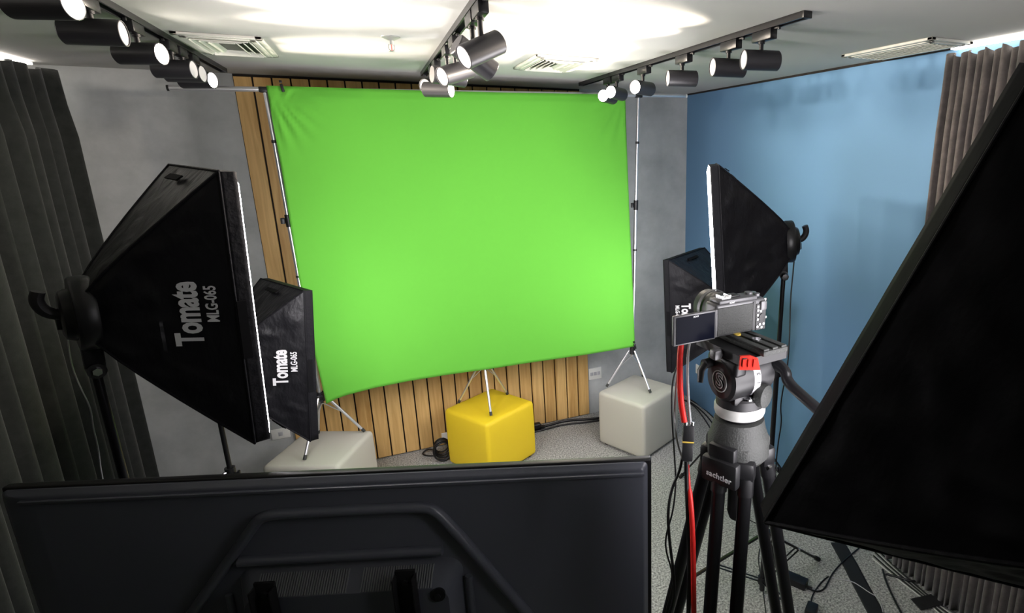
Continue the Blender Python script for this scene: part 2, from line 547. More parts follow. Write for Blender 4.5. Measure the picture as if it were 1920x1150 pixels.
# ------------------------------------------------------------------ poufs
def pouf(label, cx, cy, rot, m, h=.452, s=.452):
    t = thing('cube_pouf', label, 'pouf', matrix=Matrix.Translation((cx, cy, 0)) @ Matrix.Rotation(rot, 4, 'Z'), group='cube poufs under the backdrop stands')
    g = G().box((0, 0, h/2+.008), (s, s, h-.016), bevel=.028, seg=5)
    bmesh.ops.subdivide_edges(g.bm, edges=[e for e in g.bm.edges if e.calc_length() > .2], cuts=5, use_grid_fill=True)
    for v in g.bm.verts:
        b = math.cos(v.co.x/s*PI*.96)*math.cos(v.co.y/s*PI*.96)
        zz = (v.co.z-h/2)/(h/2)
        if zz > .8:
            v.co.z += -.002+.004*max(b, 0)
        k = 1+.010*(1-zz*zz)
        v.co.x *= k
        v.co.y *= k
    obj('upholstery', g, m, t, angle=60)
    for sx in (-1, 1):
        for sy in (-1, 1):
            obj('foot', G().cyl((sx*.18, sy*.18, 0), (sx*.18, sy*.18, .022), .018), M['rubber'], t)
    return t

pouf('grey leatherette cube pouf under the left backdrop stand, beside the dark softbox', -2.92, -.555, R(64.5), M['pouf_grey'])
pouf('bright yellow cube pouf under the middle backdrop stand', -1.853, -.405, R(-59), M['pouf_yellow'])
pouf('grey leatherette cube pouf under the right backdrop stand, by the socket', -.757, -.632, R(-63), M['pouf_grey'])

# ------------------------------------------------------------------ backdrop stands, crossbar, cloth
PT = .4565
def backdrop_stand(label, feet, hub, top, collar_z):
    hub, top = Vector(hub), Vector(top)
    cx = sum(f[0] for f in feet)/3
    cy = sum(f[1] for f in feet)/3
    t = thing('backdrop_stand', label, 'backdrop stand', (cx, cy, PT), 'silver backdrop stands on the poufs')
    d = (top-hub).normalized()
    at = lambda z: hub + d*((z-hub.z)/d.z)
    obj('lower_pole', G().cyl(hub-d*.05, at(collar_z), .0125), M['steel'], t)
    obj('upper_pole', G().cyl(at(collar_z), top, .0105), M['steel'], t)
    c = at(collar_z)
    col = obj('collar', G().cyl(c-d*.035, c+d*.035, .0165), M['black'], t)
    kb = obj('knob', G().box((c.x-.028, c.y, c.z), (.022, .016, .034), bevel=.004), M['black'], col)
    kb.matrix_parent_inverse = Matrix.Identity(4)
    c2 = at(min(collar_z+.45, 2.3))
    obj('joint_ring', G().cyl(c2-d*.008, c2+d*.008, .0135).cyl(at(collar_z-.33)-d*.006, at(collar_z-.33)+d*.006, .0145), M['darkgrey'], t)
    obj('hub', G().cyl(hub-d*.03, hub+d*.03, .021), M['darkgrey'], t)
    for f in feet:
        f = Vector(f)
        e = hub+(Vector((f.x, f.y, hub.z))-hub).normalized()*.025
        lg = obj('leg', G().cyl(e, f+(e-f).normalized()*.012, .0085, seg=14), M['steel'], t)
        ft = obj('foot_cap', G().cyl(f+(e-f).normalized()*.03, f+(e-f).normalized()*.003, .0098, seg=14), M['midgrey'], lg)
        m2 = e.lerp(f, .45)
        bz = obj('brace', G().bar(hub-d*.04, m2, .010, .004), M['steel'], t)
    return t

backdrop_stand('left silver backdrop stand on the grey pouf at left', [(-2.995, -.703, PT), (-2.671, -.467, PT), (-2.945, -.36, PT)], (-2.885, -.491, .76), (-2.918, -.490, 2.56), 1.86)
backdrop_stand('middle silver backdrop stand on the yellow pouf', [(-2.053, -.286, PT), (-1.879, -.608, PT), (-1.697, -.296, PT)], (-1.875, -.44, .80), (-1.876, -.44, 2.57), 1.86)
backdrop_stand('right silver backdrop stand on the grey pouf by the blue wall', [(-.973, -.497, PT), (-.714, -.756, PT), (-.625, -.435, PT)], (-.770, -.551, .745), (-.707, -.553, 2.605), 1.86)

t = thing('crossbar', 'long silver crossbar carrying the green backdrop, its left end bare', 'crossbar', (-1.8, -.515, 2.59))
obj('tube', G().cyl((-3.335, -.478, 2.5655), (-.335, -.560, 2.628), .0135), M['steel'], t)
obj('end_cap', G().cyl((-3.335, -.478, 2.5655), (-3.345, -.478, 2.565), .015), M['black'], t)
obj('end_cap', G().cyl((-.335, -.560, 2.628), (-.325, -.560, 2.628), .015), M['whiteplastic'], t)
obj('bracket', G().box((-2.92, -.489, 2.573), (.05, .034, .03), bevel=.005), M['black'], t)
obj('bracket', G().box((-.705, -.551, 2.618), (.05, .034, .03), bevel=.005), M['black'], t)

LEFT = [(2.588, -2.905), (2.574, -2.904), (2.114, -2.895), (1.533, -2.896), (1.066, -2.876), (.72, -2.856)]
RIGHT = [(2.60, -.823), (2.072, -.809), (1.613, -.794), (1.168, -.777), (.786, -.767)]
BOT = [(-2.856, .718), (-2.80, .742), (-2.739, .756), (-2.585, .775), (-2.362, .787), (-2.129, .789), (-1.878, .785), (-1.628, .786), (-1.396, .782), (-1.154, .781), (-.943, .783), (-.767, .787)]
def lerp_tab(tab, k):
    tab = sorted(tab)
    if k <= tab[0][0]:
        return tab[0][1]
    for (a, b), (c, d) in zip(tab, tab[1:]):
        if k <= c:
            return b+(d-b)*(k-a)/(c-a)
    return tab[-1][1]
def cloth(u, v):
    xb = BOT[0][0]+(BOT[-1][0]-BOT[0][0])*u
    zb = lerp_tab(BOT, xb)
    zt = 2.592+.026*u-.006*math.sin(PI*u)
    z = zb+(zt-zb)*v
    xl, xr = lerp_tab(LEFT, z), lerp_tab(RIGHT, z)
    x = xl+(xr-xl)*u
    y = -.5-(x+2.92)/2.22*.063-.028
    # tension folds at the top left corner, gentle drape elsewhere
    du, dv = u*2.1, (1-v)*1.8
    rr = math.hypot(du, dv)
    th = math.atan2(dv, du+1e-6)
    y += .012*math.sin(th*26)*math.exp(-((rr-.16)/.11)**2)
    y += .004*math.sin(u*21+v*2)*(.3+.7*v)*math.exp(-((v-.85)/.3)**2)
    du = (1-u)*2.1
    th = math.atan2(dv, du+1e-6)
    y += .004*math.sin(th*20)*math.exp(-((math.hypot(du, dv)-.2)/.12)**2)
    y += .010*math.sin(PI*u)*math.sin(PI*v)+.006*noise.noise(Vector((u*5, v*4, 2)))
    if v > .985:
        y += .008
    return (x, y, z)
o = obj('backdrop_cloth', G().grid(cloth, 150, 90), M['green'], angle=180)
o.modifiers.new('thickness', 'SOLIDIFY').thickness = .002
tag(o, 'large bright green chroma key cloth stretched across the stands', 'green screen')

def clip(label, c, rx):
    t = thing('spring_clamp', label, 'clamp', c, 'clamps holding the green cloth')
    x, y, z = c
    obj('jaw', G().bar((x, y-.012, z+.014), (x+.007, y-.016, z-.026), .014, .008, (0, 1, 0), .002), M['black'], t)
    obj('handle', G().bar((x, y-.012, z+.022), (x-.004, y+.02, z+.034), .014, .007, (0, 0, 1), .002), M['black'], t)
clip('small black clamp on the top left corner of the green cloth', (-2.835, -.515, 2.588), 0)
clip('small black clamp at the bottom right corner of the green cloth', (-.775, -.590, .80), 0)
t = thing('spring_clamp', 'black riveted clamp at the bottom left corner of the green cloth', 'clamp', (-2.90, -.515, .74), 'clamps holding the green cloth')
g = G()
for dz in (.022, -.012):
    g.box((-2.905, -.512, .745+dz), (.07, .02, .02), bevel=.003)
obj('jaw', g, M['black'], t)
for dx in (-.02, .012):
    for dz in (.022, -.012):
        obj('rivet', G().cyl((-2.905+dx, -.521, .745+dz), (-2.905+dx, -.526, .745+dz), .006, seg=12), M['chrome'], t)

# ------------------------------------------------------------------ softboxes
def softbox(label, F, n, w, depth, lit, text_side=0, seed=0, head=True, brk=.005, fabric='soft'):
    """F: centre of the front face; n: aiming direction; w: sideways (left when looking along n)."""
    n = Vector(n).normalized()
    w = (Vector(w) - n*Vector(w).dot(n)).normalized()
    v = n.cross(w)
    mtx = Matrix(((n.x, w.x, v.x, F[0]), (n.y, w.y, v.y, F[1]), (n.z, w.z, v.z, F[2]), (0, 0, 0, 1)))
    t = thing('softbox', label, 'softbox', matrix=mtx, group='black softboxes on light stands')
    W, Hh, LIP = .25, .35, .036
    D = depth
    hr = .062
    def half(x):
        """half width and height of the shell at local x (0 front .. -D back)"""
        if x > -LIP:
            return W, Hh
        s = (x+D)/(D-LIP)
        s = max(0, min(1, s))
        k = s**.91
        return hr+(W-hr)*k, hr+(Hh-hr)*k
    rnd = random.Random(seed)
    off = Vector((rnd.uniform(0, 50), seed*3.1, 0))
    def wrinkle(p, amt):
        q = Vector(p)+off
        # creases fan out from the hub towards the rim
        a = Vector((q.x*4, q.y*13+q.z*5, q.z*13-q.y*4))
        return amt*(noise.noise(Vector((q.x*7, q.y*11, q.z*11)))+1.1*(1-2*abs(noise.noise(a)))*.7+.6*noise.noise(Vector((q.x*9, q.y*30, q.z*28))))
    g = G()
    for side in range(4):
        s = 1 if side % 2 else -1
        def fn(a, b, side=side, s=s):
            x = -D+(D-LIP)*a
            hw, hh = half(x)
            q = 2*b-1
            e = (1-q*q)
            amt = .0085*min(1, e*2.5)*min(1, a*(1-a)*9)*(.35 if text_side and side < 2 and abs(q) < .55 and a > .45 else 1)
            sag = -.010*e*math.sin(PI*a)
            if side < 2:
                p = Vector((x, s*hw, q*hh))
                p.y += s*(sag+wrinkle(p, amt))
            else:
                p = Vector((x, q*hw, s*hh))
                p.z += s*(sag+wrinkle(p, amt))
            return p
        g.grid(fn, 34, 44)
    shell = obj('fabric_shell', g, M[fabric], t, angle=35)
    # raised seams along the four rods
    for sy in (-1, 1):
        for sz in (-1, 1):
            pts = []
            for i in range(9):
                x = -D+(D-LIP)*i/8
                hw, hh = half(x)
                pts.append((x, sy*(hw+.001), sz*(hh+.001)))
            obj('rod_seam', G().tube(pts, .0035, 6), M['softband'], t)
    # front lip: a band of fabric round the opening, with velcro slots
    g = G()
    def band(a, b):
        k = b*4
        i = int(min(k, 3))
        f = k-i
        cs = [(-1, -1), (1, -1), (1, 1), (-1, 1)]
        p, q = cs[i], cs[(i+1) % 4]
        y = (p[0]+(q[0]-p[0])*f)*W
        z = (p[1]+(q[1]-p[1])*f)*Hh
        x = -LIP+LIP*a
        c = 1+(.004+.003*noise.noise(Vector((x*40, y*14+seed, z*14))))*(1-a*.3)
        return (x, y*c, z*c)
    g.grid(band, 4, 96)
    lip = obj('front_lip', g, M['softband' if fabric == 'soft' else fabric], t, angle=50)
    lip.modifiers.new('thickness', 'SOLIDIFY').thickness = .003
    g = G()
    pts = [(-LIP, -W*1.006, -Hh*1.006), (-LIP, W*1.006, -Hh*1.006), (-LIP, W*1.006, Hh*1.006), (-LIP, -W*1.006, Hh*1.006)]
    for a, b in zip(pts, pts[1:]+pts[:1]):
        g.cyl(a, b, .003, seg=8)
    obj('lip_piping', g, M['softband'], t)
    for sz in (-1, 1) if seed != 5 else ():
        obj('velcro_patch', G().box((-.075, 0, sz*(Hh*.935)), (.018, .13, .004), Matrix.Rotation(R(-sz*38), 3, 'Y')), M['velcro'], t, smooth=False)
    for sy in (-1, 1) if text_side else ():
        hw, hh = half(-.075)
        obj('velcro_patch', G().box((-.026, sy*(W*1.006+.0035), -.04), (.020, .004, .15)), M['velcro'], t, smooth=False)
    # white front diffuser, bulging a little out of the lip
    def dif(a, b):
        y, z = (2*a-1)*(W-.002), (2*b-1)*(Hh-.002)
        return ((.009 if lit == 1 else -.008)*min(1, 9*(1-(2*a-1)**2))*min(1, 9*(1-(2*b-1)**2)), y, z)
    g = G().grid(dif, 20, 24)
    d = obj('front_diffuser', g, M[{0: 'diffuser_off', 1: 'diffuser_on', 2: 'diffuser_dim', 3: 'diffuser_key'}[lit]], t, recalc=False, angle=80)
    d.modifiers.new('thickness', 'SOLIDIFY').thickness = .006
    # lettering along the long side panel
    if text_side:
        s = text_side
        def tf(zc, xc):
            def fn(a, b, c):
                # reads along the long edge, tops of the letters towards the back
                z = zc + (a if s < 0 else -a)
                x = xc - b
                hw, hh = half(x)
                q = z/hh
                return (x, s*(hw + .0065 - .010*(1-q*q)*math.sin(PI*(x+D)/(D-LIP)) + c*.5), z)
            return fn
        obj('lettering', G().text('Tomate', .066, tf(.005, -.122), bold=.0022, sx=.80, space=.96), M['white_print'], t, smooth=False)
        obj('lettering', G().text('MLG-065', .029, tf(.030, -.078), bold=.0007, sx=.84), M['white_print'], t, smooth=False)
    if head:
        # speed ring, lamp head, strap handle and tilt bracket
        obj('speed_ring', G().lathe([(.05, -D-.026), (.087, -D-.026), (.092, -D-.020), (.092, -D+.008), (.089, -D+.014), (.05, -D+.014)], (0, 0, 0), (1, 0, 0), 32), M['black'], t)
        obj('lamp_head', G().lathe([(0, -D-.048), (.048, -D-.048), (.058, -D-.044), (.062, -D-.036), (.066, -D-.02), (.066, -D+.01), (0, -D+.01)], (0, 0, 0), (1, 0, 0), 32), M['blackmetal'], t)
        pts = [(-D-.040, 0, .004), (-D-.058, 0, .006), (-D-.074, 0, .020), (-D-.081, 0, .044), (-D-.074, 0, .064)]
        obj('handle', G().tube(pts, .019, 12, .7, smooth=2), M['darkgrey'], t)
        br = obj('tilt_bracket', G().box((-D-brk, 0, -.092), (.040, .030, .10), bevel=.006).cyl((-D-brk, -.026, -.145), (-D-brk, .026, -.145), .019), M['black'], t)
        obj('knob', G().cyl((-D-brk, .026, -.145), (-D-brk, .056, -.145), .006).lathe([(0, .05), (.014, .05), (.017, .056), (.014, .07), (0, .072)], (-D-brk, 0, -.145), (0, 1, 0), 8), M['black'], br)
        obj('bolt', G().cyl((-D-brk, -.024, -.145), (-D-brk, -.034, -.145), .010, seg=6), M['chrome'], br)
        obj('power_switch', G().box((-D-.050, .012, -.02), (.012, .02, .03), bevel=.003), M['black'], t)
        return mtx @ Vector((-D-brk, 0, -.165))
    return None

def yaw_pitch(yaw, pitch, roll=0):
    n = Vector((math.cos(yaw)*math.cos(pitch), math.sin(yaw)*math.cos(pitch), math.sin(pitch)))
    w = Vector((-math.sin(yaw), math.cos(yaw), 0))
    v = n.cross(w)
    return n, w*math.cos(roll)+v*math.sin(roll)

nA = yaw_pitch(.418, -.041, .016)
pA = softbox('large black softbox with white lettering at left, lit front turned to the backdrop', (-2.859, -2.406, 1.855), *nA, .28, 1, -1, seed=1)
nB = yaw_pitch(.461, -.111, -.025)
pB = softbox('smaller black softbox with white lettering, behind the large lettered softbox', (-2.886, -1.252, 1.288), *nB, .31, 2, -1, seed=2)
nC = yaw_pitch(2.600, -.075, .009)
pC = softbox('black softbox with lit front edge standing before the blue wall', (-1.118, -2.213, 1.835), *nC, .325, 1, 0, seed=3, brk=-.022)
nD = yaw_pitch(2.154, -.042)
pD = softbox('dark softbox in the far right corner, behind the mirrorless camera', (-.732, -1.278, 1.268), *nD, .40, 2, 1, seed=4)
nE = Vector((.388, .905, .173))
eE2 = Vector((.887, -.315, -.339))
pE = softbox('huge black softbox back filling the right edge, nearest to the viewer', (-1.636, -3.855, 1.936), nE, -eE2, .31, 3, 0, seed=5, fabric='soft_shaded')

# ------------------------------------------------------------------ light stands
def light_stand(label, p, azs, rad=.42, joint=.38, collar=(.75, 1.2), lean=(0, 0)):
    x, y, ztop = p
    bx, by = x+lean[0], y+lean[1]
    t = thing('light_stand', label, 'light stand', (bx, by, 0), 'black light stands')
    a, b = Vector((bx, by, .07)), Vector((x, y, ztop))
    at = lambda z: a.lerp(b, (z-a.z)/(b.z-a.z))
    zs = [c for c in collar if c < ztop-.1]
    prev, rr = a, .0145
    for k, zc in enumerate(zs+[ztop]):
        obj('pole', G().cyl(prev, at(zc), rr-.0022*k, seg=16), M['blackmetal'], t)
        prev = at(zc)
        if zc != ztop:
            c = at(zc)
            cl = obj('collar', G().cyl(c-Vector((0, 0, .022)), c+Vector((0, 0, .028)), .021), M['black'], t)
            k2 = obj('knob', G().cyl((c.x, c.y, c.z), (c.x+.03, c.y-.02, c.z), .006).box((c.x+.036, c.y-.024, c.z), (.012, .022, .03), bevel=.004), M['black'], cl)
            k2.matrix_parent_inverse = Matrix.Identity(4)
            k3 = obj('bolt', G().cyl((c.x-.015, c.y-.015, c.z+.012), (c.x-.022, c.y-.022, c.z+.012), .006, seg=8), M['chrome'], cl)
            k3.matrix_parent_inverse = Matrix.Identity(4)
    jt, jb = at(joint), at(.09)
    obj('top_spider', G().cyl(jt-Vector((0, 0, .02)), jt+Vector((0, 0, .025)), .026), M['black'], t)
    obj('bottom_spider', G().cyl(jb-Vector((0, 0, .018)), jb+Vector((0, 0, .018)), .024).cyl(jb, (bx, by, .03), .014), M['black'], t)
    for az in azs:
        d = Vector((math.cos(az), math.sin(az), 0))
        e0 = jt+d*.022
        f = Vector((bx, by, 0))+d*rad
        f.z = .012
        lg = obj('leg', G().bar(e0, f, .018, .012, (0, 0, 1), .002), M['blackmetal'], t)
        ft = obj('foot', G().cyl(f-(f-e0).normalized()*.03, f+(f-e0).normalized()*.010, .0125, seg=10), M['rubber'], lg)
        ft.matrix_parent_inverse = Matrix.Identity(4)
        m = e0.lerp(f, .56)
        pr = Vector((-d.y, d.x, 0))*.011
        for s in (-1, 1):
            obj('brace', G().bar(jb+d*.02+pr*s, m+pr*s, .008, .003), M['blackmetal'], t)
        rv = obj('rivet', G().cyl(m-pr*1.5, m+pr*1.5, .006, seg=10), M['chrome'], lg)
        rv.matrix_parent_inverse = Matrix.Identity(4)
    return t

light_stand('black light stand carrying the large lettered softbox, before the dark curtain', pA, [R(20), R(140), R(260)], rad=.42, collar=(.85, 1.25))
light_stand('black light stand of the smaller lettered softbox, seen below the large one', pB, [R(-30), R(90), R(210)], collar=(.42, .815))
light_stand('black light stand in front of the blue wall, under the lit right softbox', pC, [math.atan2(.245, -.407), math.atan2(.045, .313), math.atan2(-.4, -.06)], rad=.44, joint=.36, collar=(.735, 1.25), lean=(-.005, .02))
light_stand('black light stand of the dark corner softbox, behind the tripod', pD, [R(118), R(238), R(-2)], rad=.44, joint=.62, collar=(.8,))
light_stand('black light stand of the nearest softbox, at the right edge beyond the frame', pE, [R(80), R(200), R(320)], collar=(.8, 1.3))

# ------------------------------------------------------------------ television seen from behind
TW, TH = 1.45, .835
tvm = Matrix.Translation((-2.590, -2.954, 1.513-TH)) @ Matrix.Rotation(math.atan2(-.363, .932), 4, 'Z')
t = thing('television', 'large black flat television seen from behind, in the foreground', 'television', matrix=tvm)
Z = lambda z: z+TH
obj('bezel', G().box((-.0135, .030, TH/2), (TW+.027, .022, TH), bevel=.005, seg=3), M['black'], t)
obj('screen', G().box((-.0135, .0415, TH/2), (TW+.007, .003, TH-.02)), M['glass'], t, smooth=False)
# back cover: stepped, softly rounded edge
g = G()
def rrect(hw, z0, z1, r, n=6):
    pts = []
    for cxx, cz, a in ((hw-r, z1-r, 0), (-hw+r, z1-r, 90), (-hw+r, z0+r, 180), (hw-r, z0+r, 270)):
        for k in range(n+1):
            q = R(a+90*k/n)
            pts.append((cxx+r*math.cos(q), cz+r*math.sin(q)))
    return pts
rings = []
# the left edge of the cover rolls off in a wider curve than the other sides
for lx, ins, y, r in ((0, .005, .022, .012), (0, .005, .014, .012), (.006, .011, .0075, .011), (.016, .013, .0045, .010), (.030, .015, .0022, .009), (.048, .017, .0008, .008), (.068, .019, .0, .008)):
    hw = .7335-.5*(lx+ins)
    cxr = -.0135+.5*(lx-ins)
    rings.append([g.bm.verts.new((px+cxr, y, pz)) for px, pz in rrect(hw, ins, TH-ins, r)])
for A, B in zip(rings, rings[1:]):
    for i in range(len(A)):
        j = (i+1) % len(A)
        g.bm.faces.new((A[i], A[j], B[j], B[i]))
g.bm.faces.new(rings[-1])
obj('back_cover', g, M['tv'], t, angle=30)
obj('edge_rib', G().bar((-.700, -.003, Z(-.0265)), (.706, -.003, Z(-.0265)), .009, .008, (0, 0, 1), .002), M['tv'], t)
def rib(pts, r, name='stiffening_rib'):
    return obj(name, G().tube(pts, r, 12, .8, smooth=3), M['tv'], t)
rib([(-.60, -.0055, Z(-.62)), (-.415, -.0055, Z(-.375)), (-.215, -.0055, Z(-.118)), (-.190, -.0055, Z(-.088)), (-.140, -.0055, Z(-.084)), (.150, -.0055, Z(-.084)), (.195, -.0055, Z(-.088)), (.225, -.0055, Z(-.118)), (.40, -.0055, Z(-.400)), (.53, -.0055, Z(-.62))], .0155)
rib([(-.258, -.0055, Z(-.207)), (.212, -.0055, Z(-.207))], .015)
rib([(-.300, -.0055, Z(-.30)), (-.300, -.0055, Z(-.62))], .008)
rib([(.268, -.0055, Z(-.285)), (.268, -.0055, Z(-.62))], .009)
# electronics housing: sloping top with vertical vents
g = G()
lo = rrect(.262, Z(-.74), Z(-.233), .035)
hi = rrect(.235, Z(-.72), Z(-.283), .035)
A = [g.bm.verts.new((px-.008, 0, pz)) for px, pz in lo]
B = [g.bm.verts.new((px-.008, -.045, pz)) for px, pz in hi]
for i in range(len(A)):
    j = (i+1) % len(A)
    g.bm.faces.new((A[i], A[j], B[j], B[i]))
g.bm.faces.new(B)
obj('electronics_housing', g, M['tv'], t, angle=30)
for i in range(70):
    x = -.212+.0058*i
    if -.005 < x < .022:
        continue
    obj('vent_fin', G().bar((x, -.009, Z(-.242)), (x-.001, -.044, Z(-.281)), .0026, .004, (0, -.6, .8)), M['fin'], t, smooth=False)
obj('socket_recess', G().cyl((.203, -.040, Z(-.300)), (.203, -.049, Z(-.300)), .018), M['black'], t)
obj('screw', G().cyl((.203, -.048, Z(-.302)), (.203, -.052, Z(-.302)), .007, seg=10), M['darkgrey'], t)

ts = thing('television_trolley', 'black steel mount and trolley bolted to the back of the television', 'TV trolley', matrix=Matrix.Translation((-2.590, -2.954, 0)) @ Matrix.Rotation(math.atan2(-.363, .932), 4, 'Z'))
ZT = lambda z: z+1.525
for x, zt in ((-.182, -.243), (.136, -.232)):
    g = G().box((x, -.052, ZT(zt-.24)), (.046, .008, .48), bevel=.002)
    for s in (-1, 1):
        g.box((x+s*.022, -.064, ZT(zt-.245)), (.004, .028, .47), bevel=.001)
    rl = obj('mounting_rail', g, M['blackmatte'], ts)
    for dz in (-.030, -.42):
        obj('bolt', G().cyl((x, -.056, ZT(zt+dz)), (x, -.062, ZT(zt+dz)), .008, seg=6), M['darkgrey'], rl)
obj('cross_beam', G().box((-.022, -.10, ZT(-.52)), (.42, .05, .14), bevel=.005), M['blackmatte'], ts)
obj('column', G().box((-.022, -.145, .53), (.09, .05, .98), bevel=.006), M['blackmetal'], ts)
g = G().box((-.022, -.145, .075), (.72, .07, .035), bevel=.006)
for s in (-1, 1):
    g.box((-.022+s*.34, -.10, .075), (.05, .56, .035), bevel=.006)
obj('base_frame', g, M['blackmetal'], ts)
for sx in (-1, 1):
    for sy in (-.36, .16):
        obj('caster', G().cyl((-.022+sx*.34-.012, sy, .0285), (-.022+sx*.34+.012, sy, .0285), .028, seg=18), M['rubber'], ts)

# ------------------------------------------------------------------ video tripod, fluid head
HX, HY = -1.884, -3.522
YAW = R(6)
def hm(z=0):
    return Matrix.Translation((HX, HY, z)) @ Matrix.Rotation(YAW, 4, 'Z')
t = thing('video_tripod', 'black video tripod with lettered spider plate, under the fluid head', 'tripod', matrix=Matrix.Translation((HX, HY, 0)))
SPZ = 1.718
rgt = Vector((.900, -.435, 0))
fwd = Vector((.435, .900, 0))
g = G()
prof = [(.030, .052), (.046, .050), (.050, .030), (.057, .010), (.058, -.020), (.050, -.030), (.03, -.032)]
g.lathe(prof, (0, 0, SPZ), seg=36)
LEGA = [R(141), R(252), R(29)]
for a in LEGA:
    d = rgt*math.cos(a)+fwd*math.sin(a)
    q = Matrix((d, Vector((-d.y, d.x, 0)), Vector((0, 0, 1)))).transposed()
    g.box(Vector((0, 0, SPZ-.006))+d*.034, (.046, .058, .036), q, .008)
obj('spider', g, M['midgrey'], t, angle=30)
for k, a in enumerate(LEGA):
    d = rgt*math.cos(a)+fwd*math.sin(a)
    s = Vector((-d.y, d.x, 0))
    top = Vector((0, 0, SPZ-.030))+d*.047
    spl = .225
    L1, L2, L3 = .40, .95, 1.66
    dirv = (d*spl-Vector((0, 0, 1))).normalized()
    hk = obj('hinge_block', G().bar(top-s*.040, top+s*.040, .030, .040, (0, 0, 1), .008), M['black'], t)
    q0 = top+dirv*.016
    lg = obj('leg', G().cyl(q0-s*.024, q0-s*.024+dirv*.62, .0125, seg=18).cyl(q0+s*.024, q0+s*.024+dirv*.62, .0125, seg=18), M['blackmetal'], t)
    zlen = (SPZ-.05)/(-dirv.z)
    for sg in (-1, 1):
        obj('tube_end', G().cyl(q0+s*.024*sg-dirv*.002, q0+s*.024*sg+dirv*.03, .015, seg=18), M['black'], lg)
    c = q0+dirv*.62
    obj('leg_clamp', G().bar(c-s*.046, c+s*.046, .044, .050, dirv, .008), M['black'], lg)
    obj('clamp_lever', G().bar(c+d*.025-s*.015, c+d*.030+s*.035, .012, .016, dirv, .003), M['midgrey'], lg)
    obj('lower_tube', G().cyl(c, q0+dirv*(zlen-.05), .0125, seg=18), M['blackmetal'], lg)
    e = q0+dirv*(zlen-.04)
    obj('foot', G().cyl(e, Vector((e.x+dirv.x*.03, e.y+dirv.y*.03, .002)), .020, .026, seg=18), M['rubber'], lg)
    for sg in (-1, 1):
        obj('spreader_arm', G().bar(q0+dirv*.95, Vector((0, 0, .55))+d*.02, .012, .006), M['blackmetal'], t) if sg > 0 else None
obj('spreader_hub', G().cyl((0, 0, .53), (0, 0, .57), .03), M['black'], t)
# name plate on the front hinge
d = rgt*math.cos(R(232))+fwd*math.sin(R(232))
s = Vector((-d.y, d.x, 0))
pm = Matrix((s, Vector((0, 0, 1)), d)).transposed()
pc = Vector((0, 0, SPZ-.034))+d*.062
np_ = obj('name_plate', G().box(pc, (.074, .050, .020), pm, .006).box(pc+Vector((0, 0, .034))-d*.006, (.054, .030, .016), pm, .004), M['darkgrey'], t)
def nf(a, b, c):
    return pc + d*.0108 + s*(a+.002) + Vector((0, 0, 1))*(b-.006-.05*a) + d*c
nt_ = obj('lettering', G().text('sachtler', .0152, nf, bold=.0003, depth=.0003, space=1.07), M['white_print'], np_, smooth=False)
obj('bowl_clamp_handle', G().lathe([(0, SPZ-.165), (.016, SPZ-.163), (.020, SPZ-.150), (.019, SPZ-.06), (.010, SPZ-.05), (.008, SPZ-.02), (0, SPZ-.02)], Vector((0, 0, 0))+rgt*.004, seg=20), M['darkgrey'], t)
obj('release_catch', G().bar(rgt*.048+Vector((0, 0, SPZ-.04)), rgt*.060-fwd*.012+Vector((0, 0, SPZ-.052)), .008, .008), M['chrome'], t)

# fluid head, built in its own axes: X tilt axis, Y lens direction
h = thing('fluid_head', 'black fluid video head with round emblem, red lever and white ring, on the tripod', 'tripod head', matrix=hm(0))
Z0 = SPZ+.050
obj('bowl_base', G().lathe([(0, Z0), (.036, Z0), (.038, Z0+.008), (.034, Z0+.012), (.034, Z0+.02), (0, Z0+.02)], seg=36), M['black'], h)
obj('level_ring', G().lathe([(.030, Z0+.010), (.045, Z0+.010), (.047, Z0+.016), (.047, Z0+.026), (.045, Z0+.030), (.030, Z0+.030)], seg=48), M['greenglow'], h)
obj('pan_drum', G().lathe([(.030, Z0+.026), (.0445, Z0+.030), (.0445, Z0+.046), (.041, Z0+.050), (.020, Z0+.052), (0, Z0+.052)], seg=40), M['darkgrey'], h)
ZT2 = Z0+.086
# tilt housing: rounded box with emblem on the left face
g = G().lathe([(0, -.030), (.034, -.030), (.040, -.025), (.042, -.016), (.042, .016), (0, .016)], (-.022, -.002, ZT2), (1, 0, 0), 40)
g.box((-.036, -.002, ZT2+.028), (.028, .082, .030), bevel=.008, seg=3)
g.box((-.020, -.002, ZT2-.034), (.040, .06, .022), bevel=.006)
obj('tilt_housing', g, M['black'], h, angle=35)
obj('drag_ring', G().lathe([(.02, 0), (.040, 0), (.0425, .003), (.0425, .014), (.040, .017), (.02, .017)], (-.006, -.002, ZT2), (1, 0, 0), 48), M['lens_off'], h)
obj('drum', G().lathe([(0, 0), (.036, 0), (.037, .004), (.037, .036), (.034, .038), (.02, .039), (0, .039)], (.010, -.002, ZT2), (1, 0, 0), 40), M['darkgrey'], h)
# numerals on the drag ring
def rf(th0):
    def fn(a, b, c):
        th = R(th0)+a/.0428
        return (.0025+b*.9, -.002-.0428*math.cos(th)-.0003, ZT2+.0428*math.sin(th))
    return fn
for th, ch in ((40, '3'), (18, '2'), (-4, '1')):
    obj('lettering', G().text(ch, .012, rf(th), bold=.0002, depth=.0001), M['bodygrey'], h, smooth=False)
# round emblem with a split S
g = G()
ex = -.0535
g.lathe([(.0185, 0), (.0185, .0012), (.0200, .0012), (.0200, 0)], (ex+.0010, -.004, ZT2-.002), (-1, 0, 0), 40)
obj('emblem_ring', g, M['white_print'], h)
def ef(dx):
    def fn(a, b, c):
        return (ex - .0002 - dx - c*.3, -.004 - a, ZT2-.002+b)
    return fn
obj('emblem_letter', G().text('S', .037, ef(0), bold=.0016, sx=1.12, depth=.0006), M['white_print'], h, smooth=False)
obj('emblem_letter_core', G().text('S', .037, ef(.0003), bold=.0002, sx=1.12, depth=.0006), M['black'], h, smooth=False)
